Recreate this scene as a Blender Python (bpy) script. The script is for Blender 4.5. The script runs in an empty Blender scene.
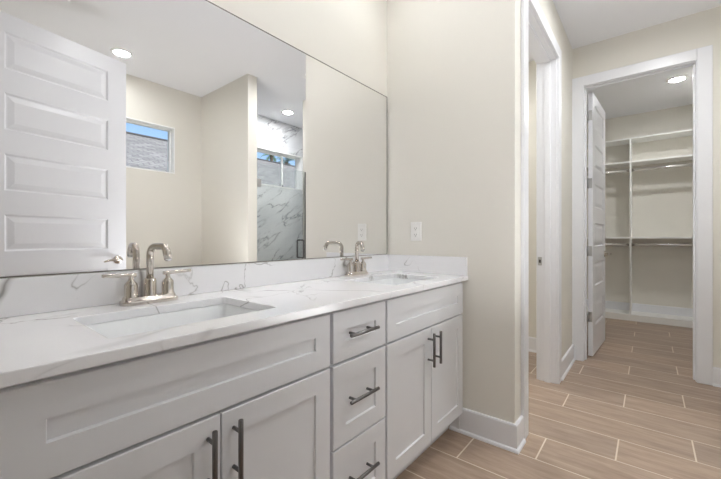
import bpy, bmesh, math, random
from mathutils import Vector, Matrix

scene = bpy.context.scene
C = scene.collection
PI = math.pi
rad = math.radians

# ------------------------------------------------------------------ camera
CAM_H = 1.08
F_PX = 354.0
YAW = math.atan2(288.5, F_PX)            # optical axis, measured from the vanity direction (+X)
cam_d = bpy.data.cameras.new('camera')
cam = bpy.data.objects.new('camera', cam_d)
C.objects.link(cam)
cam.location = (0, 0, CAM_H)
cam.rotation_euler = (PI / 2, 0, YAW - PI / 2)
cam_d.sensor_width = 36.0
cam_d.lens = 36.0 * F_PX / 721.0
cam_d.shift_y = -1.5 / 721.0
cam_d.clip_start = 0.02
scene.camera = cam

# ------------------------------------------------------------------ world, sun, exposure
scene.view_settings.view_transform = 'Standard'
scene.view_settings.look = 'None'
scene.view_settings.gamma = 1.0
scene.view_settings.use_curve_mapping = False
scene.view_settings.exposure = 0.36
cy = scene.cycles
cy.max_bounces = 14
cy.diffuse_bounces = 8
cy.glossy_bounces = 8
cy.transmission_bounces = 10
cy.transparent_max_bounces = 10
cy.caustics_reflective = True
cy.blur_glossy = 0.0
cy.sample_clamp_indirect = 60.0
cy.use_denoising = True

world = bpy.data.worlds.new('sky')
scene.world = world
world.use_nodes = True
wn = world.node_tree
bg = wn.nodes['Background']
sky = wn.nodes.new('ShaderNodeTexSky')
sky.sky_type = 'NISHITA'
sky.sun_disc = False
sky.sun_elevation = rad(48)
sky.sun_rotation = rad(20)
sky.air_density = 1.0
sky.dust_density = 0.2
sky.ozone_density = 1.5
tint = wn.nodes.new('ShaderNodeMix')
tint.data_type = 'RGBA'
tint.blend_type = 'MULTIPLY'
tint.inputs[0].default_value = 1.0
tint.inputs[7].default_value = (0.95, 0.93, 1.0, 1)
wn.links.new(sky.outputs[0], tint.inputs[6])
wn.links.new(tint.outputs[2], bg.inputs[0])
SKY = 0.20
bg.inputs[1].default_value = SKY

sun_d = bpy.data.lights.new('sun', 'SUN')
sun_d.energy = 5.2
sun_d.angle = rad(0.6)
sun = bpy.data.objects.new('sun', sun_d)
sun.rotation_euler = (rad(-42), rad(10), 0)      # from the vanity side, high: lights the slope of the roof next door
C.objects.link(sun)

# strengths of the lamps and added fills in the ceiling (lens radiance)
LAMP_VANITY = 45.0
LAMP_BATH = 135.0
FILL_HALL = 310.0  # unseen ceiling light, added to brighten the hall
FILL_ENTRY = 130.0  # unseen ceiling light, added to lift worktop, cabinet fronts and end wall
LAMP_SHOWER = 210.0
LAMP_CLOSET = 215.0
LAMP_TOILET = 280.0

# added fill light, not a room lamp, aimed up to brighten the ceiling
bl_d = bpy.data.lights.new('ceiling_fill', 'AREA')
bl_d.shape = 'DISK'
bl_d.size = 0.6
bl_d.energy = 9.0
bl_d.color = (0.98, 0.99, 1.0)
bl = bpy.data.objects.new('ceiling_fill', bl_d)
bl.location = (1.50, -0.24, 0.62)
bl.rotation_euler = (rad(180), 0, 0)
C.objects.link(bl)


# ------------------------------------------------------------------ helpers
def lin(r, g, b):
    def f(c):
        c /= 255.0
        return c / 12.92 if c <= 0.04045 else ((c + 0.055) / 1.055) ** 2.4
    return (f(r), f(g), f(b), 1.0)


class NT:
    """small helper round a material's node tree"""
    def __init__(self, name):
        self.m = bpy.data.materials.new(name)
        self.m.use_nodes = True
        self.t = self.m.node_tree
        self.b = self.t.nodes['Principled BSDF']

    def n(self, kind, **kw):
        nd = self.t.nodes.new('ShaderNode' + kind)
        for k, v in kw.items():
            setattr(nd, k, v)
        return nd

    def l(self, a, b):
        self.t.links.new(a, b)

    def math(self, op, a, b=None, c=None):
        nd = self.n('Math', operation=op)
        for i, v in enumerate((a, b, c)):
            if v is None:
                continue
            if isinstance(v, (int, float)):
                nd.inputs[i].default_value = v
            else:
                self.l(v, nd.inputs[i])
        return nd.outputs[0]

    def mix(self, fac, a, b, mode='MIX'):
        nd = self.n('Mix', data_type='RGBA', blend_type=mode)
        for i, v in ((0, fac), (6, a), (7, b)):
            if isinstance(v, (int, float, tuple)):
                nd.inputs[i].default_value = v
            else:
                self.l(v, nd.inputs[i])
        return nd.outputs[2]

    def coord(self, rot=(0, 0, 0), scale=(1, 1, 1), loc=(0, 0, 0)):
        g = self.n('NewGeometry')
        mp = self.n('Mapping')
        mp.inputs['Rotation'].default_value = rot
        mp.inputs['Scale'].default_value = scale
        mp.inputs['Location'].default_value = loc
        self.l(g.outputs['Position'], mp.inputs[0])
        return mp.outputs[0]

    def noise(self, vec, scale, detail=4, rough=0.5, dist=0.0):
        nd = self.n('TexNoise')
        nd.inputs['Scale'].default_value = scale
        nd.inputs['Detail'].default_value = detail
        nd.inputs['Roughness'].default_value = rough
        nd.inputs['Distortion'].default_value = dist
        self.l(vec, nd.inputs['Vector'])
        return nd.outputs[0]

    def ramp(self, fac, stops):
        nd = self.n('ValToRGB')
        el = nd.color_ramp.elements
        while len(el) < len(stops):
            el.new(0.5)
        for e, (p, c) in zip(el, stops):
            e.position = p
            e.color = c if isinstance(c, tuple) else (c, c, c, 1)
        self.l(fac, nd.inputs[0])
        return nd.outputs[0]

    def bump(self, h, strength=0.1, dist=0.01):
        nd = self.n('Bump')
        nd.inputs['Strength'].default_value = strength
        nd.inputs['Distance'].default_value = dist
        self.l(h, nd.inputs['Height'])
        self.l(nd.outputs[0], self.b.inputs['Normal'])

    def color(self, v):
        if isinstance(v, tuple):
            self.b.inputs['Base Color'].default_value = v
        else:
            self.l(v, self.b.inputs['Base Color'])

    def set(self, rough=0.5, metal=0.0, spec=0.5):
        self.b.inputs['Roughness'].default_value = rough
        self.b.inputs['Metallic'].default_value = metal
        self.b.inputs['Specular IOR Level'].default_value = spec


def paint(name, col, rough=0.6, tex=0.04, scale=180.0, spec=0.4):
    k = NT(name)
    v = k.coord()
    n1 = k.noise(v, 3.0, 3)
    c2 = tuple(x * 0.985 for x in col[:3]) + (1,)
    k.color(k.mix(n1, col, c2))
    k.set(rough, 0, spec)
    if tex:
        k.bump(k.noise(v, scale, 2), tex, 0.002)
    return k.m


def metal(name, col, rough):
    k = NT(name)
    v = k.coord()
    n1 = k.noise(v, 60.0, 2)
    k.color(col)
    k.set(rough, 1.0)
    k.l(k.math('ADD', k.math('MULTIPLY', n1, 0.06), rough - 0.03), k.b.inputs['Roughness'])
    return k.m


def emitter(name, strength, col=(0.985, 0.995, 1.0, 1)):
    k = NT(name)
    k.color((0.9, 0.9, 0.9, 1))
    k.b.inputs['Emission Color'].default_value = col
    k.b.inputs['Emission Strength'].default_value = strength
    return k.m


M = {}
M['wall'] = paint('wall_paint', lin(226, 223, 215), 0.65, 0.05, 140)
M['ceiling'] = paint('ceiling_paint', lin(236, 237, 241), 0.8, 0.06, 90)
M['trim'] = paint('trim_paint', lin(232, 233, 237), 0.28, 0.0, spec=0.5)
M['door'] = paint('door_paint', lin(230, 231, 236), 0.32, 0.0, spec=0.5)
M['cabinet'] = paint('cabinet_paint', lin(226, 227, 230), 0.35, 0.0, spec=0.5)
M['cabinet_inside'] = paint('cabinet_inside', lin(190, 185, 175), 0.6, 0.0)
M['shelf'] = paint('shelf_laminate', lin(240, 240, 238), 0.45, 0.0)
M['rod'] = metal('rod_chrome', lin(225, 224, 222), 0.24)
M['plastic'] = paint('switch_plastic', lin(238, 237, 234), 0.3, 0.0)
M['slot'] = paint('slot_dark', lin(60, 58, 56), 0.6, 0.0)
M['porcelain'] = paint('porcelain', lin(236, 238, 239), 0.06, 0.0, spec=0.6)
M['nickel'] = metal('brushed_nickel', lin(205, 198, 190), 0.16)
M['gunmetal'] = metal('gunmetal', lin(122, 120, 120), 0.3)
M['chrome'] = metal('chrome', lin(225, 225, 226), 0.1)
M['hinge'] = metal('hinge_steel', lin(190, 190, 190), 0.3)
M['lampring'] = paint('lamp_ring', lin(240, 240, 240), 0.4, 0.0)
M['frame_white'] = paint('window_vinyl', lin(244, 244, 243), 0.35, 0.0)

# mirror
k = NT('mirror_silver')
k.color((0.93, 0.93, 0.93, 1)); k.set(0.0, 1.0)
M['mirror'] = k.m
k = NT('mirror_edge')
k.color(lin(112, 108, 102)); k.set(0.35, 0.2)
M['mirror_edge'] = k.m

# glass
k = NT('clear_glass')
k.color((0.96, 0.985, 0.975, 1)); k.set(0.0)
k.b.inputs['Transmission Weight'].default_value = 1.0
k.b.inputs['IOR'].default_value = 1.45
out = k.t.nodes['Material Output']
tr = k.n('BsdfTransparent'); tr.inputs[0].default_value = (0.95, 0.97, 0.965, 1)
gl = k.n('BsdfGlossy'); gl.inputs['Roughness'].default_value = 0.0
fr = k.n('Fresnel'); fr.inputs[0].default_value = 1.35
mx = k.n('MixShader')
k.l(fr.outputs[0], mx.inputs[0]); k.l(tr.outputs[0], mx.inputs[1]); k.l(gl.outputs[0], mx.inputs[2])
k.l(mx.outputs[0], out.inputs[0])
M['glass'] = k.m

# quartz worktop: white with a few thin grey veins
k = NT('quartz')
v = k.coord(rot=(0.5, 0.3, 0.7))
big = k.noise(v, 2.0, 3, 0.5, 0.7)
d1 = k.math('ABSOLUTE', k.math('SUBTRACT', big, 0.5))
vein = k.ramp(d1, [(0.0, 1.0), (0.005, 0.35), (0.012, 0.0)])
mask = k.ramp(k.noise(k.coord(loc=(3.1, 1.7, 0.4)), 2.6, 2), [(0.46, 0.0), (0.60, 1.0)])
v2 = k.noise(k.coord(rot=(0.2, 0.9, 0.1), loc=(5, 2, 1)), 4.2, 4, 0.5, 0.6)
d2 = k.math('ABSOLUTE', k.math('SUBTRACT', v2, 0.5))
vein2 = k.ramp(d2, [(0.0, 0.8), (0.005, 0.25), (0.011, 0.0)])
mask2 = k.ramp(k.noise(k.coord(loc=(9.1, 4.2, 6.4)), 3.3, 2), [(0.46, 0.0), (0.60, 1.0)])
tot = k.math('ADD', k.math('MULTIPLY', vein, mask), k.math('MULTIPLY', vein2, mask2))
cloud = k.noise(v, 5.0, 3)
base = k.mix(cloud, lin(240, 240, 241), lin(233, 233, 236))
k.color(k.mix(k.math('MINIMUM', tot, 0.8), base, lin(132, 128, 125)))
k.set(0.16, 0, 0.5)
M['quartz'] = k.m

# shower marble tile with grey diagonal streaks and fine grout
k = NT('marble_tile')
p = k.n('NewGeometry'); sx = k.n('SeparateXYZ'); k.l(p.outputs['Position'], sx.inputs[0])
ct_, st_ = math.cos(rad(33)), math.sin(rad(33))
hx = k.math('ADD', sx.outputs[0], sx.outputs[1])
along = k.math('ADD', k.math('MULTIPLY', hx, ct_), k.math('MULTIPLY', sx.outputs[2], st_))
across = k.math('SUBTRACT', k.math('MULTIPLY', sx.outputs[2], ct_), k.math('MULTIPLY', hx, st_))
cv = k.n('CombineXYZ'); k.l(k.math('MULTIPLY', along, 0.75), cv.inputs[0]); k.l(k.math('MULTIPLY', across, 2.6), cv.inputs[1])
v = cv.outputs[0]
w = k.noise(v, 2.2, 5, 0.55, 0.15)
d1 = k.math('ABSOLUTE', k.math('SUBTRACT', w, 0.5))
vein = k.ramp(d1, [(0.0, 0.85), (0.008, 0.45), (0.03, 0.0)])
cv2 = k.n('VectorMath', operation='ADD'); k.l(v, cv2.inputs[0]); cv2.inputs[1].default_value = (7.3, 2.1, 0)
mk = k.ramp(k.noise(cv2.outputs[0], 2.4, 2), [(0.42, 0.0), (0.56, 1.0)])
soft = k.ramp(k.noise(v, 1.6, 3), [(0.35, 0.0), (0.75, 1.0)])
base = k.mix(soft, lin(228, 229, 231), lin(208, 211, 215))
stone = k.mix(k.math('MULTIPLY', vein, mk), base, lin(112, 114, 122))
p = k.n('NewGeometry'); sx = k.n('SeparateXYZ'); k.l(p.outputs['Position'], sx.inputs[0])
gx = k.math('LESS_THAN', k.math('FRACT', k.math('DIVIDE', k.math('ADD', sx.outputs[0], sx.outputs[1]), 0.61)), 0.005)
gz = k.math('LESS_THAN', k.math('FRACT', k.math('DIVIDE', sx.outputs[2], 0.305)), 0.008)
grout = k.math('MULTIPLY', k.math('MAXIMUM', gx, gz), 0.5)
k.color(k.mix(grout, stone, lin(180, 180, 180)))
k.set(0.2)
M['marble'] = k.m

# floor: wood-look plank tile, rows along Y, stepped by a third from row to row
k = NT('plank_tile')
p = k.n('NewGeometry'); sx = k.n('SeparateXYZ'); k.l(p.outputs['Position'], sx.inputs[0])
RW, PL = 0.2335, 0.9105
u = k.math('DIVIDE', k.math('SUBTRACT', sx.outputs[0], 1.6465), RW)
row = k.math('FLOOR', u)
fu = k.math('FRACT', u)
t_ = k.math('DIVIDE', k.math('ADD', k.math('SUBTRACT', sx.outputs[1], 0.733), k.math('MULTIPLY', row, 0.3035)), PL)
col = k.math('FLOOR', t_)
ft = k.math('FRACT', t_)
eu = k.math('MINIMUM', fu, k.math('SUBTRACT', 1.0, fu))
et = k.math('MINIMUM', ft, k.math('SUBTRACT', 1.0, ft))
g1 = k.math('LESS_THAN', k.math('MULTIPLY', eu, RW), 0.0026)
g2 = k.math('LESS_THAN', k.math('MULTIPLY', et, PL), 0.0034)
gm = k.math('MAXIMUM', g1, g2)
cv = k.n('CombineXYZ'); k.l(row, cv.inputs[0]); k.l(col, cv.inputs[1])
wn_ = k.n('TexWhiteNoise', noise_dimensions='2D'); k.l(cv.outputs[0], wn_.inputs['Vector'])
off = k.n('CombineXYZ'); k.l(k.math('MULTIPLY', wn_.outputs[0], 37.0), off.inputs[2])
add = k.n('VectorMath', operation='ADD'); k.l(k.coord(scale=(9.0, 1.1, 1)), add.inputs[0]); k.l(off.outputs[0], add.inputs[1])
grain = k.noise(add.outputs[0], 3.2, 6, 0.6, 0.4)
grain2 = k.noise(add.outputs[0], 14.0, 3, 0.6)
g_ = k.math('ADD', k.math('MULTIPLY', grain, 0.75), k.math('MULTIPLY', grain2, 0.25))
wood = k.ramp(g_, [(0.3, lin(143, 124, 108)), (0.5, lin(165, 145, 128)), (0.72, lin(183, 163, 146))])
shade = k.mix(wn_.outputs[0], (0.90, 0.90, 0.91, 1), (1.08, 1.06, 1.04, 1))
wood = k.mix(1.0, wood, shade, 'MULTIPLY')
k.color(k.mix(gm, wood, lin(222, 211, 196)))
k.set(0.42)
k.l(k.math('ADD', 0.4, k.math('MULTIPLY', gm, 0.4)), k.b.inputs['Roughness'])
k.bump(k.math('SUBTRACT', k.math('MULTIPLY', g_, 0.15), gm), 0.15, 0.002)
M['floor'] = k.m

# outdoors
k = NT('shingles')
v = k.coord()
br = k.n('TexBrick'); br.inputs['Scale'].default_value = 1.0
br.inputs['Brick Width'].default_value = 0.33; br.inputs['Row Height'].default_value = 0.16
br.inputs['Mortar Size'].default_value = 0.012
br.inputs['Color1'].default_value = lin(132, 126, 120); br.inputs['Color2'].default_value = lin(160, 153, 146)
br.inputs['Mortar'].default_value = lin(98, 93, 90)
k.l(v, br.inputs['Vector'])
nn = k.ramp(k.noise(v, 22.0, 4, 0.7), [(0.3, 0.75), (0.7, 1.1)])
k.color(k.mix(1.0, br.outputs[0], nn, 'MULTIPLY')); k.set(0.9)
M['shingles'] = k.m
M['stucco'] = paint('stucco', lin(232, 230, 225), 0.9, 0.3, 40)
M['fascia'] = paint('fascia', lin(90, 88, 88), 0.6, 0.0)
M['lawn'] = paint('lawn', lin(96, 120, 70), 0.9, 0.5, 60)
M['frond'] = paint('palm_frond', lin(128, 172, 78), 0.5, 0.0)
M['frond_blue'] = paint('palm_frond_grey', lin(120, 142, 138), 0.5, 0.0)
M['bark'] = paint('palm_bark', lin(120, 104, 88), 0.9, 0.4, 30)


class MB:
    """collects shapes, builds ONE mesh object"""
    def __init__(self):
        self.bm = bmesh.new()
        self.mi = 0

    def _tag(self, faces, smooth=False):
        for f in faces:
            f.smooth = smooth
            f.material_index = self.mi

    def box(self, x0, x1, y0, y1, z0, z1):
        vs = [self.bm.verts.new((x, y, z)) for x in (x0, x1) for y in (y0, y1) for z in (z0, z1)]
        q = [(0, 1, 3, 2), (4, 6, 7, 5), (0, 4, 5, 1), (2, 3, 7, 6), (0, 2, 6, 4), (1, 5, 7, 3)]
        self._tag([self.bm.faces.new([vs[i] for i in f]) for f in q])
        return self

    def face(self, pts, smooth=False):
        f = self.bm.faces.new([self.bm.verts.new(p) for p in pts])
        self._tag([f], smooth)
        return self

    def loft(self, rings, closed=True, cap0=True, cap1=True, smooth=True):
        R = [[self.bm.verts.new(p) for p in r] for r in rings]
        n = len(R[0])
        fs = []
        for a, b in zip(R, R[1:]):
            for i in range(n if closed else n - 1):
                j = (i + 1) % n
                fs.append(self.bm.faces.new((a[i], a[j], b[j], b[i])))
        self._tag(fs, smooth)
        caps = []
        if cap0:
            caps.append(self.bm.faces.new(list(reversed(R[0]))))
        if cap1:
            caps.append(self.bm.faces.new(R[-1]))
        self._tag(caps, False)
        return self

    def tube(self, path, r, n=14, caps=True, smooth=True):
        path = [Vector(p) for p in path]
        rs = r if isinstance(r, (list, tuple)) else [r] * len(path)
        rings = []
        t0 = (path[1] - path[0]).normalized()
        up = Vector((0, 0, 1)) if abs(t0.z) < 0.9 else Vector((1, 0, 0))
        nrm = (up - t0 * up.dot(t0)).normalized()
        for i, p_ in enumerate(path):
            if i == 0:
                t = (path[1] - path[0]).normalized()
            elif i == len(path) - 1:
                t = (path[-1] - path[-2]).normalized()
            else:
                t = ((path[i + 1] - path[i]).normalized() + (path[i] - path[i - 1]).normalized())
                t = t.normalized() if t.length > 1e-6 else (path[i + 1] - path[i]).normalized()
            nrm = (nrm - t * nrm.dot(t)).normalized()
            bn = t.cross(nrm)
            rings.append([p_ + (nrm * math.cos(2 * PI * q / n) + bn * math.sin(2 * PI * q / n)) * rs[i] for q in range(n)])
        return self.loft(rings, True, caps, caps, smooth)

    def lathe(self, prof, c=(0, 0, 0), n=32, axis='z', cap0=True, cap1=True):
        rings = []
        for r, h in prof:
            ring = []
            for q in range(n):
                a = 2 * PI * q / n
                x, y = r * math.cos(a), r * math.sin(a)
                if axis == 'z':
                    ring.append((c[0] + x, c[1] + y, c[2] + h))
                elif axis == 'y':
                    ring.append((c[0] + x, c[1] + h, c[2] + y))
                else:
                    ring.append((c[0] + h, c[1] + x, c[2] + y))
            rings.append(ring)
        return self.loft(rings, True, cap0, cap1, True)

    def plate(self, outer, holes, axis, c0, c1):
        """flat plate in the plane normal to axis, with polygonal holes, between c0 and c1"""
        tmp = bmesh.new()
        def P(u_, v_):
            return {'y': (u_, c0, v_), 'x': (c0, u_, v_), 'z': (u_, v_, c0)}[axis]
        edges = []
        for loop in [outer] + list(holes):
            vs = [tmp.verts.new(P(*q)) for q in loop]
            edges += [tmp.edges.new((vs[i], vs[(i + 1) % len(vs)])) for i in range(len(vs))]
        bmesh.ops.triangle_fill(tmp, use_beauty=True, use_dissolve=False, edges=edges)
        r = bmesh.ops.extrude_face_region(tmp, geom=list(tmp.faces))
        d = {'y': (0, c1 - c0, 0), 'x': (c1 - c0, 0, 0), 'z': (0, 0, c1 - c0)}[axis]
        bmesh.ops.translate(tmp, vec=d, verts=[g for g in r['geom'] if isinstance(g, bmesh.types.BMVert)])
        bmesh.ops.recalc_face_normals(tmp, faces=list(tmp.faces))
        me = bpy.data.meshes.new('t'); tmp.to_mesh(me); tmp.free()
        k0 = len(self.bm.faces)
        self.bm.from_mesh(me); bpy.data.meshes.remove(me)
        self.bm.faces.ensure_lookup_table()
        self._tag(self.bm.faces[k0:])
        return self

    def sweep(self, path, prof):
        """moulding: prof = (offset to the left of the path, z) points, mitred along a 2-D path"""
        n = len(path)
        rings = []
        for i in range(n):
            a = Vector(path[i - 1]) if i > 0 else None
            b = Vector(path[i])
            c = Vector(path[i + 1]) if i < n - 1 else None
            d1 = (b - a).normalized() if a is not None else (c - b).normalized()
            d2 = (c - b).normalized() if c is not None else d1
            n1 = Vector((-d1.y, d1.x)); n2 = Vector((-d2.y, d2.x))
            m_ = (n1 + n2)
            m_ = m_ / max(1e-6, m_.dot(n1))
            rings.append([(b.x + m_.x * o, b.y + m_.y * o, z) for o, z in prof])
        self.loft(rings, True, True, True, False)
        return self

    def build(self, name, mats, parent=None, bevel=0.0, seg=2, loc=None):
        bmesh.ops.recalc_face_normals(self.bm, faces=list(self.bm.faces))
        me = bpy.data.meshes.new(name)
        self.bm.to_mesh(me); self.bm.free()
        for m_ in (mats if isinstance(mats, (list, tuple)) else [mats]):
            me.materials.append(m_)
        o = bpy.data.objects.new(name, me)
        C.objects.link(o)
        if parent:
            o.parent = parent
        if loc:
            o.location = loc
        if bevel:
            md = o.modifiers.new('bevel', 'BEVEL')
            md.width = bevel; md.segments = seg; md.limit_method = 'ANGLE'; md.angle_limit = rad(40)
            md.harden_normals = False
        return o


def tag(o, label=None, cat=None, group=None, kind=None):
    if label: o['label'] = label
    if cat: o['category'] = cat
    if group: o['group'] = group
    if kind: o['kind'] = kind
    return o


def thing(name, label, cat, loc=(0, 0, 0), rotz=0.0, group=None, kind=None):
    o = bpy.data.objects.new(name, None)
    o.empty_display_size = 0.1
    C.objects.link(o)
    o.location = loc
    o.rotation_euler = (0, 0, rotz)
    return tag(o, label, cat, group, kind)


def struct(name, mb, mats, bevel=0.0, label=None, cat=None):
    return tag(mb.build(name, mats, None, bevel), label, cat, None, 'structure')


def copy_tree(o, parent=None):
    c = o.copy()
    C.objects.link(c)
    if parent:
        c.parent = parent
    for ch in [x for x in C.objects if x.parent == o]:
        copy_tree(ch, c)
    return c


def rect(u0, u1, v0, v1):
    return [(u0, v0), (u1, v0), (u1, v1), (u0, v1)]


def rrect(u0, u1, v0, v1, r, n=5):
    pts = []
    for cx_, cy_, a0 in ((u1 - r, v0 + r, -90), (u1 - r, v1 - r, 0), (u0 + r, v1 - r, 90), (u0 + r, v0 + r, 180)):
        for i in range(n + 1):
            a = rad(a0 + 90.0 * i / n)
            pts.append((cx_ + r * math.cos(a), cy_ + r * math.sin(a)))
    return pts


# ------------------------------------------------------------------ dimensions (metres, camera at x=y=0)
H = 2.767            # ceiling
YB = 1.320           # mirror wall face
XE = 1.893           # end wall face
YH = 0.530           # hall wall face
XC = 3.650           # closet wall face
YW = -1.530          # window wall face
YS = -0.560          # shower front wall face
XL = -0.90           # left wall face
HALL = (2.095, 2.945)      # toilet-room doorway
CLO = (-0.272, 0.441)      # closet doorway (y)
HEAD = 2.405
XR = 6.10            # closet back wall

# ------------------------------------------------------------------ setting: floor, ceiling, walls
struct('floor', MB().box(-1.05, 6.25, YW - 0.02, 2.1, -0.08, 0.0), M['floor'])
struct('ceiling', MB().box(-1.05, 6.25, YW - 0.2, 2.15, H, H + 0.1), M['ceiling'])

struct('wall_back', MB().box(XL, XE + 0.11, YB, YB + 0.12, 0, H), M['wall'])                 # behind the mirror
struct('wall_end', MB().box(XE, XE + 0.11, YH + 0.12, YB, 0, H), M['wall'])                  # end of the vanity
struct('wall_hall', MB().plate([(XE, 0), (HALL[0] - 0.018, 0), (HALL[0] - 0.018, HEAD + 0.018), (HALL[1] + 0.018, HEAD + 0.018),
                                (HALL[1] + 0.018, 0), (XC, 0), (XC, H), (XE, H)], [], 'y', YH, YH + 0.12), M['wall'])
struct('wall_closet', MB().plate([(YS - 0.11, 0), (CLO[0] - 0.018, 0), (CLO[0] - 0.018, HEAD + 0.018), (CLO[1] + 0.018, HEAD + 0.018),
                                  (CLO[1] + 0.018, 0), (2.02, 0), (2.02, H), (YS - 0.11, H)], [], 'x', XC, XC + 0.12), M['wall'])
struct('wall_closet_back', MB().box(XR, XR + 0.12, -0.67, 1.07, 0, H), M['wall'])
struct('wall_closet_left', MB().box(XC + 0.12, XR, 0.95, 1.07, 0, H), M['wall'])
struct('wall_closet_right', MB().box(XC + 0.12, XR, -0.67, -0.55, 0, H), M['wall'])
struct('wall_toilet_left', MB().box(XE, XE + 0.11, YB + 0.12, 2.02, 0, H), M['wall'])
struct('wall_toilet_back', MB().box(XE, XC + 0.12, 2.02, 2.14, 0, H), M['wall'])
struct('wall_left', MB().box(XL - 0.12, XL, YW - 0.16, YB + 0.12, 0, H), M['wall'])
WIN1 = (0.87, 1.778, 1.805, 2.325)
WIN2 = (2.46, 3.672, 1.815, 2.328)
NICHE = (3.665, 3.93, 1.13, 1.47)
struct('wall_window', MB().plate(rect(XL, 4.13, 0, H), [rect(*WIN1), rect(*WIN2), rect(*NICHE)], 'y', YW - 0.16, YW), M['wall'])
struct('wall_partition', MB().box(2.085, 2.195, YW, YS, 0, H), M['wall'])
struct('wall_shower_front', MB().box(2.925, XC, YS - 0.11, YS, 0, H), M['wall'])
struct('wall_shower_end', MB().box(4.01, 4.13, YW, YS - 0.11, 0, H), M['wall'])
struct('wall_shower_closet', MB().box(XC + 0.12, 4.13, YS - 0.11 - 0.12, YS - 0.11, 0, H), M['wall'])
struct('wall_stub', MB().box(0.02, 0.14, YW, -0.345, 0, H), M['wall'])
# marble tiling of the shower
struct('wall_shower_tile', MB().plate(rect(2.195, 4.01, 0, H), [rect(*WIN2), rect(*NICHE)], 'y', YW, YW + 0.012), M['marble'])
struct('wall_shower_tile_left', MB().box(2.195, 2.207, YW + 0.012, YS - 0.10, 0, H), M['marble'])
struct('wall_shower_tile_right', MB().box(3.998, 4.01, YW + 0.012, YS - 0.23, 0, H), M['marble'])
nb = MB()
nb.box(NICHE[0] - 0.012, NICHE[1] + 0.012, YW - 0.10, YW - 0.088, NICHE[2], NICHE[3])
struct('trim_10', nb, M['marble'])
nf = MB()
for a_ in ((NICHE[0], NICHE[1], NICHE[3] - 0.012, NICHE[3]), (NICHE[0], NICHE[1], NICHE[2], NICHE[2] + 0.012),
           (NICHE[0], NICHE[0] + 0.012, NICHE[2] + 0.012, NICHE[3] - 0.012), (NICHE[1] - 0.012, NICHE[1], NICHE[2] + 0.012, NICHE[3] - 0.012)):
    nf.box(a_[0], a_[1], YW + 0.0, YW + 0.016, a_[2], a_[3])
struct('trim_11', nf, M['chrome'])
struct('trim_12', MB().box(2.207, 2.925, YS - 0.10, YS, 0, 0.09), M['marble'], 0.003)        # shower curb


# windows
def window(name, W, mull, label):
    x0, x1, z0, z1 = W
    t = thing(name, label, 'window', ((x0 + x1) / 2, YW - 0.11, z0), 0, None, 'structure')
    w2, hh = (x1 - x0) / 2, z1 - z0
    fb = MB().plate(rect(-w2, w2, 0, hh), [rect(-w2 + 0.022, w2 - 0.022, 0.022, hh - 0.022)], 'y', -0.03, 0.03)
    fb.build('window_frame', M['frame_white'], t, 0.002)
    xm = mull - (x0 + x1) / 2 if mull else None
    if mull:
        sb = MB().plate(rect(-w2 + 0.022, xm + 0.014, 0.022, hh - 0.022), [rect(-w2 + 0.036, xm - 0.014, 0.036, hh - 0.036)], 'y', -0.012, 0.012)
        sb.build('sash', M['frame_white'], t, 0.002)
        MB().box(xm - 0.008, xm + 0.008, 0.012, 0.026, 0.028, 0.055).build('sash_lock', M['gunmetal'], t, 0.002)
        MB().box(-w2 + 0.03, xm - 0.01, -0.003, 0.003, 0.03, hh - 0.03).build('glass_pane', M['glass'], t)
        MB().box(xm + 0.01, w2 - 0.018, -0.023, -0.017, 0.018, hh - 0.018).build('glass_pane', M['glass'], t)
    else:
        MB().box(-w2 + 0.018, w2 - 0.018, -0.003, 0.003, 0.018, hh - 0.018).build('glass_pane', M['glass'], t)
    return t


window('window_1', WIN1, None, 'wide fixed white window high in the wall, grey roof outside')
window('window_2', WIN2, 3.37, 'wide white sliding window high in the marble shower wall')
for i, W in ((13, WIN1), (14, WIN2)):
    s = MB()
    a, b, c_, d_ = W
    y0_, y1_ = YW - 0.078, YW + (0.004 if i == 13 else 0.016)
    s.box(a, b, y0_, y1_, c_, c_ + 0.012)
    s.box(a, b, y0_, y1_, d_ - 0.012, d_)
    s.box(a, a + 0.012, y0_, y1_, c_ + 0.012, d_ - 0.012)
    s.box(b - 0.012, b, y0_, y1_, c_ + 0.012, d_ - 0.012)
    struct('trim_%d' % i, s, M['frame_white'], 0.001)

# baseboards: board with eased top plus shoe moulding
BP = [(0, 0), (0.026, 0), (0.0255, 0.007), (0.0225, 0.013), (0.015, 0.0175), (0.015, 0.128), (0.011, 0.135), (0, 0.135)]


def base(name, path, z=0.0, shoe=True):
    pr = BP if shoe else [(0, 0), (0.015, 0), (0.015, 0.098), (0.011, 0.105), (0, 0.105)]
    return struct(name, MB().sweep(path, [(o, zz + z) for o, zz in pr]), M['trim'])


CW = 0.085          # casing width
base('baseboard_end', [(HALL[0] - 0.005 - CW, YH), (XE, YH), (XE, 0.875)])
base('baseboard_hall', [(XC, YH), (HALL[1] + 0.005 + CW, YH)])
base('baseboard_closet_wall', [(XC, YS), (XC, CLO[0] - 0.005 - CW)])
base('baseboard_toilet', [(XE + 0.11, 2.02), (XE + 0.11, YB)][::-1] if False else [(XC, YH + 0.12), (XC, 2.02), (XE + 0.11, 2.02)])
base('baseboard_closet_back', [(XR, -0.55), (XR, 0.95)], 0.086, False)
base('baseboard_closet_left', [(5.79, 0.95), (XC + 0.12, 0.95)])
base('baseboard_closet_right', [(XC + 0.12, -0.55), (5.79, -0.55)])
base('baseboard_window', [(0.14, YW), (2.085, YW), (2.085, YS), (2.195, YS)])
base('baseboard_left', [(XL, YB), (XL, YW)])
base('baseboard_back', [(0.02, YB), (XL, YB)])
base('baseboard_shower', [(2.925, YS), (XC, YS)])


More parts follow.
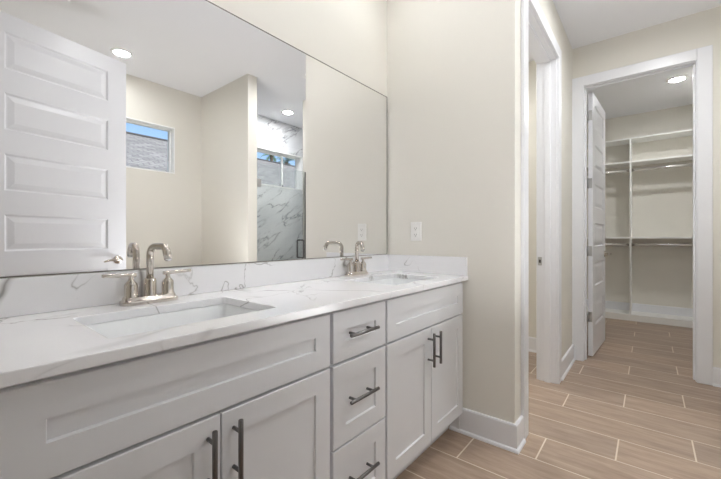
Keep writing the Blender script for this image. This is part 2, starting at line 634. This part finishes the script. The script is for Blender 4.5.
# door linings and casings
def casing(mb, axis, face, sgn, a, b, head):
    """flat casing round an opening a..b in a wall; face = wall plane, sgn = side the board stands on"""
    t0, t1 = sorted((face, face + sgn * 0.018))
    e0, e1 = sorted((face, face + sgn * 0.024))
    r = 0.005
    def bx(u0, u1, v0, v1, q0, q1):
        if axis == 'y': mb.box(u0, u1, q0, q1, v0, v1)
        else: mb.box(q0, q1, u0, u1, v0, v1)
    bx(a - r - CW, a - r, 0, head + r + CW, t0, t1)
    bx(b + r, b + r + CW, 0, head + r + CW, t0, t1)
    bx(a - r, b + r, head + r, head + r + CW, t0, t1)


def lining(mb, axis, f0, f1, a, b, head, s0, s1):
    def bx(u0, u1, v0, v1, q0, q1):
        if axis == 'y': mb.box(u0, u1, q0, q1, v0, v1)
        else: mb.box(q0, q1, u0, u1, v0, v1)
    bx(a - 0.018, a, 0, head, f0, f1)
    bx(b, b + 0.018, 0, head, f0, f1)
    bx(a - 0.018, b + 0.018, head, head + 0.018, f0, f1)
    bx(a, a + 0.011, 0, head - 0.011, s0, s1)      # door stop
    bx(b - 0.011, b, 0, head - 0.011, s0, s1)
    bx(a, b, head - 0.011, head, s0, s1)


mb = MB(); casing(mb, 'y', YH, -1, HALL[0], HALL[1], HEAD); struct('trim_1', mb, M['trim'], 0.003)
mb = MB(); casing(mb, 'y', YH + 0.12, 1, HALL[0], HALL[1], HEAD); struct('trim_2', mb, M['trim'], 0.003)
mb = MB(); lining(mb, 'y', YH, YH + 0.12, HALL[0], HALL[1], HEAD, YH + 0.04, YH + 0.078); struct('trim_3', mb, M['trim'], 0.0015)
mb = MB(); casing(mb, 'x', XC, -1, CLO[0], CLO[1], HEAD); struct('trim_4', mb, M['trim'], 0.003)
mb = MB(); casing(mb, 'x', XC + 0.12, 1, CLO[0], CLO[1], HEAD); struct('trim_5', mb, M['trim'], 0.003)
mb = MB(); lining(mb, 'x', XC, XC + 0.12, CLO[0], CLO[1], HEAD, XC + 0.042, XC + 0.08); struct('trim_6', mb, M['trim'], 0.0015)
# lining at the end of the entrance stub wall, where the open entrance door hangs
mb = MB(); mb.box(0.015, 0.145, -0.345, -0.327, 0, HEAD + 0.02); struct('trim_7', mb, M['trim'], 0.002)

# strike plate on the far jamb of the toilet-room doorway
sp = MB()
sp.plate(rrect(0.628, 0.655, 0.872, 0.936, 0.005), [rrect(0.636, 0.648, 0.892, 0.916, 0.003)], 'x', HALL[1] - 0.0025, HALL[1] + 0.0005)
o = thing('strike_plate', 'small steel latch strike plate on the white jamb of the toilet-room doorway', 'strike plate', (HALL[1], 0.64, 0.90))
s_ = sp.build('plate', M['hinge'], o); s_.location = (-HALL[1], -0.64, -0.90)
h_ = MB().box(HALL[1] - 0.001, HALL[1] + 0.0006, 0.636, 0.648, 0.892, 0.916).build('latch_hole', M['slot'], o); h_.location = (-HALL[1], -0.64, -0.90)


# ------------------------------------------------------------------ panel doors
def leaf_mesh(w, h, t, panels, stile):
    """six-panel leaf: x 0..w from the hinge edge, centred on y=0"""
    mb = MB()
    loops = [rect(stile, w - stile, z0, z1) for z0, z1 in panels]
    for sgn in (-1, 1):
        y = sgn * t / 2
        # frame face with openings
        tmp = bmesh.new()
        ed = []
        for lp in [rect(0, w, 0, h)] + loops:
            vs = [tmp.verts.new((u_, y, v_)) for u_, v_ in lp]
            ed += [tmp.edges.new((vs[i], vs[(i + 1) % 4])) for i in range(4)]
        bmesh.ops.triangle_fill(tmp, use_beauty=True, use_dissolve=False, edges=ed)
        me = bpy.data.meshes.new('t'); tmp.to_mesh(me); tmp.free()
        mb.bm.from_mesh(me); bpy.data.meshes.remove(me)
        for lp in loops:
            (u0, v0), _, (u1, v1), _ = lp
            def ring(i_, d_):
                return [(u_, y - sgn * d_, v_) for u_, v_ in rect(u0 + i_, u1 - i_, v0 + i_, v1 - i_)]
            mb.loft([ring(0, 0), ring(0.010, 0.009), ring(0.016, 0.009), ring(0.046, 0.002)], True, False, True, False)
    for a_, b_ in (((0, 0), (w, 0)), ((w, 0), (w, h)), ((w, h), (0, h)), ((0, h), (0, 0))):
        mb.face([(a_[0], -t / 2, a_[1]), (b_[0], -t / 2, b_[1]), (b_[0], t / 2, b_[1]), (a_[0], t / 2, a_[1])])
    bmesh.ops.remove_doubles(mb.bm, verts=list(mb.bm.verts), dist=1e-5)
    return mb


PANELS = [(0.262 + 0.363 * i, 0.262 + 0.363 * i + 0.220) for i in range(6)]


def lever(t, w, parent, name_mat='nickel'):
    """lever set through the leaf: two roses, two levers pointing back to the hinge side, and the latch plate"""
    x = w - 0.062
    z = 0.905
    for sgn in (-1, 1):
        y = sgn * t / 2
        hb = MB()
        hb.lathe([(0.032, 0), (0.032, sgn * 0.006), (0.027, sgn * 0.011), (0.012, sgn * 0.013), (0.011, sgn * 0.042)], (x, y, z), 28, 'y')
        hb.tube([(x, y + sgn * 0.038, z), (x, y + sgn * 0.050, z), (x - 0.012, y + sgn * 0.054, z), (x - 0.05, y + sgn * 0.054, z + 0.004),
                 (x - 0.09, y + sgn * 0.052, z - 0.001), (x - 0.118, y + sgn * 0.050, z - 0.008)], [0.010, 0.0105, 0.0105, 0.009, 0.008, 0.006], 14)
        hb.build('lever_handle', M[name_mat], parent)
    MB().box(w - 0.001, w + 0.0015, -0.012, 0.012, z - 0.028, z + 0.028).build('latch_plate', M['hinge'], parent)


def hinge(z, parent, side, t):
    """butt hinge at the hinge edge; side = +1/-1 face on which the knuckle stands"""
    hb = MB()
    y = side * t / 2
    hb.tube([(-0.004, y + side * 0.004, z - 0.045), (-0.004, y + side * 0.004, z + 0.045)], 0.0065, 12)
    hb.box(-0.0025, 0.0002, min(y, y - side * 0.03), max(y, y - side * 0.03), z - 0.045, z + 0.045)
    for dz in (-0.015, 0.015):
        hb.tube([(-0.004, y + side * 0.004, z + dz - 0.0006), (-0.004, y + side * 0.004, z + dz + 0.0006)], 0.0072, 12)
    hb.build('hinge', M['hinge'], parent)


T = 0.035
d1 = thing('door_1', 'white six-panel closet door standing open into the closet', 'door', (3.805, 0.411, 0.012), rad(-3.1), None, 'structure')
leaf_mesh(0.70, HEAD - 0.018, T, PANELS, 0.115).build('door_leaf', M['door'], d1)
lever(T, 0.70, d1)
for z in (0.354, 0.95, 1.565, 2.18):
    hinge(z, d1, 1, T)

d2 = thing('door_2', 'white six-panel entrance door standing open, seen in the mirror', 'door', (0.166, -0.327, 0.012), math.atan2(-0.153, 0.683), None, 'structure')
leaf_mesh(0.822, HEAD + 0.003, T, PANELS, 0.127).build('door_leaf', M['door'], d2)
lever(T, 0.822, d2)
for z in (0.354, 0.95, 1.565, 2.18):
    hinge(z, d2, -1, T)

# ------------------------------------------------------------------ vanity cabinets
YF = 0.797           # front plane of doors and drawers
FT = 0.019
YC = YF + FT + 0.001      # carcass front
ZT = 0.847           # underside of worktop


def shaker(w, h, stile=0.063, t=FT, rec=0.007):
    """front at y=0 (faces -y), back y=t, x 0..w, z 0..h"""
    mb = MB()
    st_x = min(stile, w * 0.33); st_z = min(stile, h * 0.385)
    o_ = rect(0, w, 0, h)
    i_ = rect(st_x, w - st_x, st_z, h - st_z)
    def R(lp, y): return [(u_, y, v_) for u_, v_ in lp]
    i2 = rect(st_x + 0.0025, w - st_x - 0.0025, st_z + 0.0025, h - st_z - 0.0025)
    e_ = rect(0.0018, w - 0.0018, 0.0018, h - 0.0018)
    mb.loft([R(o_, t), R(o_, 0.0018), R(e_, 0), R(i_, 0), R(i2, rec)], True, True, True, False)
    return mb


def pull(vertical, L=0.155):
    """bar pull: bar axis 32 mm in front of the face"""
    mb = MB()
    d = 0.032
    ax = (lambda s: (0, -d, s)) if vertical else (lambda s: (s, -d, 0))
    mb.tube([ax(-L / 2), ax(-L / 2 + 0.001), ax(L / 2 - 0.001), ax(L / 2)], [0.0052, 0.0062, 0.0062, 0.0052], 16)
    for s in (-0.048, 0.048):
        p = ax(s)
        mb.tube([(p[0], 0.0, p[2]), (p[0], -d, p[2])], 0.0048, 12)
    return mb


def carcass(w, depth, drawers):
    """open-topped box with toe recess, local origin at floor, front left corner of carcass"""
    mb = MB()
    t = 0.016
    for x in (0, w - t):
        mb.plate([(0, 0.105), (0.065, 0.105), (0.065, 0), (depth, 0), (depth, ZT), (0, ZT)], [], 'x', x, x + t)
    mb.box(t, w - t, 0.0, depth, 0.105, 0.121)
    mb.box(t, w - t, depth - 0.006, depth, 0.121, ZT)
    mb.box(t, w - t, 0.065, 0.075, 0.0, 0.105)
    # face frame rails
    mb.box(t, w - t, 0, 0.018, ZT - 0.02, ZT)
    for z in drawers:
        mb.box(t, w - t, 0, 0.018, z - 0.018, z + 0.018)
    return mb


def front(parent, name, x0, x1, z0, z1, ox, oz, pulls=(), **kw):
    o_ = shaker(x1 - x0, z1 - z0, **kw).build(name, M['cabinet'], parent)
    o_.location = (x0 - ox, -FT - 0.001, z0 - oz)
    for vert, px_, pz_ in pulls:
        h_ = pull(vert).build('handle', M['gunmetal'], o_)
        h_.location = (px_ - x0, 0, pz_ - z0)
    return o_


D = YB - 0.002 - YC
def sink_base(label, x0, x1, f0, f1, mid):
    c = thing('sink_base_cabinet', label, 'cabinet', (x0, YC, 0), 0, 'cabinets under the white worktop')
    carcass(x1 - x0, D, (0.662,)).build('carcass', M['cabinet'], c)
    front(c, 'false_front', f0, f1, 0.666, 0.834, x0, 0)
    g = 0.0016
    front(c, 'door', f0, mid - g, 0.115, 0.658, x0, 0, [(True, mid - 0.033, 0.563)])
    front(c, 'door', mid + g, f1, 0.115, 0.658, x0, 0, [(True, mid + 0.033, 0.563)])
    return c


lb = sink_base('white shaker sink base cabinet nearest the camera, with wide false front and two doors', 0.030, 0.831, 0.066, 0.824, 0.448)
rb = sink_base('white shaker sink base cabinet against the end wall, under the far sink', 1.139, 1.874, 1.145, 1.871, 1.509)
MB().box(0.7355, 0.7355 + 0.0175, 0, 0.018, 0.0, ZT).build('filler_strip', M['cabinet'], rb)
MB().box(0.0, 0.034, -0.0195, 0.0, 0.115, 0.834).build('filler_strip', M['cabinet'], lb, 0.001)
db = thing('drawer_base_cabinet', 'narrow white shaker cabinet with three drawers between the two sink cabinets', 'cabinet', (0.832, YC, 0), 0, 'cabinets under the white worktop')
carcass(0.306, D, (0.662, 0.381)).build('carcass', M['cabinet'], db)
for z0, z1, zp in ((0.667, 0.834, 0.755), (0.3835, 0.657, 0.532), (0.115, 0.378, 0.258)):
    front(db, 'drawer', 0.838, 1.133, z0, z1, 0.832, 0, [(False, 0.967, zp)])

# ------------------------------------------------------------------ worktop, splashes, sinks
YCF = 0.7735
CT = 0.872
S1 = (0.240, 0.668, 0.865, 1.165)
S2 = (1.300, 1.728, 0.865, 1.165)
ct = MB().plate(rect(0.020, XE - 0.001, YCF, YB - 0.001), [rrect(*S1, 0.014), rrect(*S2, 0.014)], 'z', ZT + 0.0005, CT)
tag(ct.build('worktop', M['quartz'], None, 0.0025), 'white quartz worktop with grey veins across the vanity cabinets', 'worktop')
bs = MB().box(0.020, XE - 0.001, YB - 0.021, YB - 0.001, CT + 0.0005, 0.9740)
tag(bs.build('backsplash', M['quartz'], None, 0.002), 'long white quartz upstand along the worktop under the mirror', 'backsplash')
ss = MB().box(XE - 0.021, XE - 0.001, YCF + 0.004, YB - 0.0215, CT + 0.0005, 0.9740)
tag(ss.build('side_splash', M['quartz'], None, 0.002), 'short white quartz upstand on the worktop against the end wall', 'backsplash')


def sink(S, label):
    x0, x1, y0, y1 = S
    cx_, cy_ = (x0 + x1) / 2, (y0 + y1) / 2
    t = thing('undermount_sink', label, 'sink', (cx_, cy_, ZT), 0, 'rectangular basins set under the worktop')
    w, d = (x1 - x0) / 2 + 0.004, (y1 - y0) / 2 + 0.004
    def ring(e, z, r):
        return [(u_, v_, z) for u_, v_ in rrect(-w + e, w - e, -d + e, d - e, r, 6)]
    mb = MB()
    rings = [ring(-0.018, 0.0, 0.03), ring(-0.018, -0.012, 0.03), ring(-0.008, -0.014, 0.028), ring(0.0, -0.10, 0.03), ring(0.02, -0.14, 0.03), ring(0.04, -0.152, 0.03)]
    inner = [ring(-0.018, 0.0, 0.03), ring(0.0, 0.0, 0.022), ring(0.004, -0.004, 0.022), ring(0.012, -0.09, 0.026), ring(0.020, -0.112, 0.032),
             ring(0.036, -0.124, 0.04), ring(0.070, -0.130, 0.045)]
    n = len(inner[0])
    cen = [(0.022 * math.cos(a_), 0.022 * math.sin(a_), -0.135) for a_ in [math.atan2(p[1], p[0]) for p in inner[-1]]]
    mb.loft(rings, True, False, True, True)
    mb.loft(inner + [cen], True, False, True, True)
    bmesh.ops.remove_doubles(mb.bm, verts=list(mb.bm.verts), dist=1e-5)
    mb.build('basin', M['porcelain'], t)
    dr = MB().lathe([(0.024, -0.1345), (0.024, -0.131), (0.021, -0.1295), (0.016, -0.131), (0.015, -0.129), (0.008, -0.126), (0.001, -0.1255)], (0, 0, 0), 28)
    dr.build('drain', M['chrome'], t)
    return t


sink(S1, 'white rectangular basin nearest the camera, sunk in the worktop')
sink(S2, 'white rectangular basin sunk in the worktop near the end wall')


def faucet(x, y, turn, label):
    t = thing('faucet', label, 'faucet', (x, y, CT), 0, 'two-handle bathroom faucets')
    # base plate, stepped
    b = MB()
    def ring(e, z):
        return [(u_, v_, z) for u_, v_ in rrect(-0.083 + e, 0.083 - e, -0.028 + e, 0.028 - e, 0.020, 6)]
    b.loft([ring(0, 0.0002), ring(0, 0.011), ring(0.002, 0.013), ring(0.005, 0.0145), ring(0.0055, 0.021), ring(0.0085, 0.023)], True, True, True, True)
    b.build('base_plate', M['nickel'], t)
    # spout: hub and square-shouldered gooseneck
    s = MB()
    s.lathe([(0.0205, 0.018), (0.0205, 0.024), (0.0185, 0.028), (0.0185, 0.070), (0.017, 0.076), (0.0125, 0.079)], (0, 0, 0), 28)
    R_, zt = 0.030, 0.181
    pts = [(0, 0, 0.074), (0, 0, zt - R_)]
    for i in range(1, 9):
        a = PI / 2 * i / 8
        pts.append((0, -R_ + R_ * math.cos(a), zt - R_ + R_ * math.sin(a)))
    yb, R2 = -0.070, 0.022
    pts.append((0, yb, zt))
    for i in range(1, 8):
        a = rad(68) * i / 7
        pts.append((0, yb - R2 * math.sin(a), zt - R2 + R2 * math.cos(a)))
    ye, ze = pts[-1][1], pts[-1][2]
    tip = (0, ye - 0.026 * math.cos(rad(68)), ze - 0.026 * math.sin(rad(68)))
    pts.append(tip)
    s.tube(pts, [0.0108] * (len(pts) - 2) + [0.0112, 0.0118], 20)
    sp_ = s.build('spout', M['nickel'], t)
    sp_.rotation_euler = (0, 0, rad(turn))
    MB().tube([(0, tip[1] + 0.0005, tip[2] + 0.001), (0, tip[1] - 0.0015, tip[2] - 0.004)], 0.0095, 18).build('aerator', M['chrome'], sp_)
    MB().tube([(0, 0.023, 0.016), (0, 0.023, 0.066), (0, 0.023, 0.067), (0, 0.023, 0.074), (0, 0.023, 0.077)], [0.0022, 0.0022, 0.0055, 0.0055, 0.002], 12).build('lift_rod', M['nickel'], t)
    for sg in (-1, 1):
        h = MB()
        cx_ = sg * 0.0545
        h.lathe([(0.0215, 0.018), (0.0215, 0.024), (0.0185, 0.027), (0.0185, 0.060), (0.0165, 0.066), (0.0075, 0.076), (0.0065, 0.085), (0.0085, 0.088)], (cx_, 0, 0), 28)
        hp = [(cx_ - sg * 0.014, 0, 0.0915), (cx_ - sg * 0.012, 0, 0.0915), (cx_ + sg * 0.074, 0.0, 0.0945), (cx_ + sg * 0.076, 0.0, 0.0945)]
        # flat lever blade
        rings = []
        for (px_, py_, pz_), wd, th in zip(hp, (0.0065, 0.0078, 0.0072, 0.006), (0.0045, 0.0062, 0.0052, 0.004)):
            rings.append([(px_, py_ + u_, pz_ + v_) for u_, v_ in rrect(-wd, wd, -th, th, th * 0.8, 4)])
        h.loft(rings, True, True, True, True)
        h.build('lever_handle', M['nickel'], t)
    return t


faucet(0.459, 1.255, 9, 'brushed nickel faucet behind the near basin')
faucet(1.512, 1.258, -32, 'brushed nickel faucet behind the far basin near the end wall')

# ------------------------------------------------------------------ mirror, outlet
mo = thing('mirror', 'large frameless wall mirror above the backsplash', 'mirror', (0.96, YB, 0.9755))
mg = MB().box(0.035 - 0.96, XE - 0.010 - 0.96, -0.005, -0.0005, 0.0025, 1.0140).build('mirror_glass', M['mirror'], mo)
MB().plate(rect(0.030 - 0.96, XE - 0.006 - 0.96, 0.0, 1.0175), [rect(0.0352 - 0.96, XE - 0.0102 - 0.96, 0.0027, 1.0138)], 'y', -0.0062, -0.0005).build('edge_channel', M['mirror_edge'], mo)

ot = thing('outlet', 'white wall outlet with rectangular cover on the end wall above the side upstand', 'outlet', (XE, 1.103, 1.120))
MB().loft([[(-q, u_, v_) for u_, v_ in rrect(-0.0365 + e, 0.0365 - e, -0.058 + e, 0.058 - e, 0.004, 3)] for q, e in ((0, 0), (0.004, 0), (0.006, 0.003))],
          True, True, True, False).build('cover_plate', M['plastic'], ot)
MB().loft([[(-q, u_, v_) for u_, v_ in rrect(-0.0168 + e, 0.0168 - e, -0.0335 + e, 0.0335 - e, 0.002, 3)] for q, e in ((0.005, 0), (0.0078, 0), (0.0085, 0.001))],
          True, True, True, False).build('receptacle', M['plastic'], ot)
for zc in (-0.019, 0.019):
    MB().box(-0.0088, -0.0082, -0.0075, -0.0055, zc - 0.004, zc + 0.005).build('slot', M['slot'], ot)
    MB().box(-0.0088, -0.0082, 0.0055, 0.0075, zc - 0.004, zc + 0.004).build('slot', M['slot'], ot)
    MB().tube([(-0.0082, 0, zc - 0.009), (-0.0088, 0, zc - 0.009)], 0.0024, 10).build('slot', M['slot'], ot)
MB().box(-0.0098, -0.0084, -0.006, 0.006, -0.004, -0.0005).build('test_button', M['plastic'], ot)
MB().box(-0.0098, -0.0084, -0.006, 0.006, 0.0005, 0.004).build('reset_button', M['plastic'], ot)
for zc in (-0.048, 0.048):
    MB().lathe([(0.003, -0.0058), (0.003, -0.0066), (0.001, -0.007)], (0, 0, zc), 12, 'x').build('screw', M['plastic'], ot)

# ------------------------------------------------------------------ shower glass door
gd = thing('shower_door', 'frameless clear glass shower door with looped metal handle, seen in the mirror', 'door', (2.22, YS - 0.05, 0.095))
MB().box(0, 0.69, -0.005, 0.005, 0.0, 1.785).build('glass_panel', M['glass'], gd)
for z in (0.22, 1.575):
    hb = MB()
    hb.box(-0.012, 0.052, 0.0055, 0.016, z - 0.045, z + 0.045)
    hb.box(-0.012, 0.052, -0.016, -0.0055, z - 0.045, z + 0.045)
    hb.build('hinge', M['hinge'], gd, 0.002)
hp = MB()
for sgn in (-1, 1):
    y = sgn * 0.055
    zc = 0.855; L = 0.105; xh = 0.615
    pts = [(xh, sgn * 0.005, zc + L)]
    for i in range(0, 6):
        a = PI / 2 * i / 5
        pts.append((xh, y - sgn * 0.014 + sgn * 0.014 * math.sin(a), zc + L - 0.014 + 0.014 * math.cos(a)))
    for i in range(0, 6):
        a = PI / 2 * i / 5
        pts.append((xh, y - sgn * 0.014 + sgn * 0.014 * math.cos(a), zc - L + 0.014 - 0.014 * math.sin(a)))
    pts.append((xh, sgn * 0.005, zc - L))
    hp.tube(pts, 0.0095, 14)
hp.build('handle', M['gunmetal'], gd)
MB().box(0.69, 0.697, -0.008, 0.008, 0.0, 1.785).build('edge_seal', M['gunmetal'], gd)

# ------------------------------------------------------------------ closet built-in
XF = 5.80
cs = thing('closet_shelving', 'white built-in closet shelving with divider and hanging rods on the closet back wall', 'shelving', (XF, 0.2, 0))
def cb(name, x0, x1, y0, y1, z0, z1, mat='shelf', bev=0.0015):
    o_ = MB().box(x0 - XF, x1 - XF, y0 - 0.2, y1 - 0.2, z0, z1).build(name, M[mat], cs, bev)
    return o_
YA, YZ = -0.548, 0.948
cb('base_plinth', XF - 0.006, XR - 0.001, YA, YZ, 0.001, 0.085)
cb('divider', XF, XR - 0.016, 0.178, 0.197, 0.0855, 2.368)
cb('top_shelf', XF, XR - 0.001, YA, YZ, 2.369, 2.388)
for z, nm in ((2.062, 'shelf'), (1.072, 'shelf')):
    cb(nm, XF, XR - 0.001, YA, 0.1775, z, z + 0.022)
    cb(nm, XF, XR - 0.001, 0.1975, YZ, z, z + 0.022)
for z in (1.965, 0.992):
    for a_, b_ in ((YA, 0.1775), (0.1975, YZ)):
        rr = MB().tube([(0.027, a_ - 0.2, z), (0.027, b_ - 0.2, z)], 0.0185, 20).build('hanging_rod', M['rod'], cs)
        for e_ in (a_, b_):
            sg = 1 if e_ == a_ else -1
            MB().tube([(0.027, e_ - 0.2, z), (0.027, e_ - 0.2 + sg * 0.006, z)], 0.026, 18).build('rod_socket', M['chrome'], rr)


# ------------------------------------------------------------------ recessed lamps and added fill lights in the ceiling
def downlight(x, y, strength, label, r=0.062):
    t = thing('downlight', label, 'ceiling light', (x, y, H), 0, 'round recessed ceiling lights')
    mb = MB()
    mb.lathe([(r + 0.026, -0.0003), (r + 0.024, -0.007), (r + 0.014, -0.013), (r + 0.001, -0.012), (r + 0.001, -0.0003)], (0, 0, 0), 40, cap0=False, cap1=False)
    mb.build('trim_ring', M['lampring'], t)
    MB().lathe([(r, -0.0004), (r, -0.0055), (0.002, -0.006)], (0, 0, 0), 40).build('lens', emitter('lamp_lens', strength), t)
    return t


downlight(1.125, -1.085, LAMP_BATH, 'round ceiling light over the bathroom floor by the high window, seen in the mirror')
downlight(3.06, -1.12, LAMP_SHOWER, 'round ceiling light over the shower, seen in the mirror')
downlight(5.03, -0.23, LAMP_CLOSET, 'round ceiling light inside the closet')
downlight(0.46, 1.03, LAMP_VANITY, 'round ceiling light above the near basin')
downlight(1.512, 1.03, LAMP_VANITY, 'round ceiling light above the far basin')
downlight(2.55, -0.10, FILL_HALL, 'added unseen ceiling light in front of the closet doorway, brightening the hall')
downlight(1.22, 0.36, FILL_ENTRY, 'added unseen ceiling light in front of the vanity drawers, brightening fronts and end wall')
downlight(2.85, 1.30, LAMP_TOILET, 'round ceiling light in the toilet room behind the white doorway')

# ------------------------------------------------------------------ outdoors, seen through the windows in the mirror
struct('ground', MB().box(-20, 40, -40, YW - 0.17, -0.25, -0.15), M['lawn'])
hs = thing('neighbor_house', 'neighbouring house with long grey shingle roof outside the windows', 'house', (7, -9.4, -0.15))
MB().box(-8, 12, -3.6, 3.6, 0.0, 2.55).build('walls', M['stucco'], hs)
rb_ = MB()
rise = (4.20 + 0.15 - 2.55) / 4.2
for sg in (1, -1):
    rb_.loft([[(x, sg * 4.2, 2.50), (x, 0, 4.30), (x, 0, 4.35), (x, sg * 4.2, 2.55)] for x in (-8.5, 12.5)], True, True, True, False)
rb_.build('roof', M['shingles'], hs)
MB().box(-8.5, 12.5, 4.2, 4.23, 2.40, 2.56).build('fascia', M['fascia'], hs)
MB().box(-8.5, 12.5, -0.09, 0.09, 4.335, 4.375).build('ridge_cap', M['fascia'], hs)


def palm(x, y, h, mat, n, L, seed, label):
    rnd = random.Random(seed)
    t = thing('palm_tree', label, 'palm', (x, y, -0.15))
    MB().tube([(0, 0, 0), (0.05, 0, h * 0.4), (0.02, 0.04, h * 0.8), (0, 0, h)], [0.16, 0.12, 0.11, 0.10], 12).build('trunk', M['bark'], t)
    fb = MB()
    for i in range(n):
        az = 2 * PI * i / n + rnd.uniform(-0.2, 0.2)
        el = rnd.uniform(0.2, 1.3)
        p = Vector((0, 0, h)); prev = None
        dirh = Vector((math.cos(az), math.sin(az), 0))
        side = Vector((-math.sin(az), math.cos(az), 0))
        st = []
        for s in range(9):
            st.append(p.copy())
            e = el - 0.19 * s
            p = p + (dirh * math.cos(e) + Vector((0, 0, math.sin(e)))) * L / 8
        fb.tube(st, [0.018 - 0.0018 * s for s in range(9)], 5)
        for s in range(1, 9):
            for f_ in (0.0, 0.5):
                c0 = st[s - 1].lerp(st[s], f_)
                d_ = (st[s] - st[s - 1]).normalized()
                ln = L * 0.28 * (1 - abs(s - 4) / 7)
                for sg in (-1, 1):
                    tip = c0 + d_ * ln * 0.6 + side * sg * ln - Vector((0, 0, ln * 0.35))
                    fb.face([c0, c0 + d_ * 0.05, tip])
    fb.build('fronds', M[mat], t)
    return t


palm(13.3, -15.2, 6.25, 'frond', 13, 0.8, 3, 'green palm behind the grey roof, seen through the shower window')
palm(15.0, -15.9, 6.2, 'frond_blue', 13, 0.85, 5, 'grey-green palm behind the grey roof, right of the green palm')
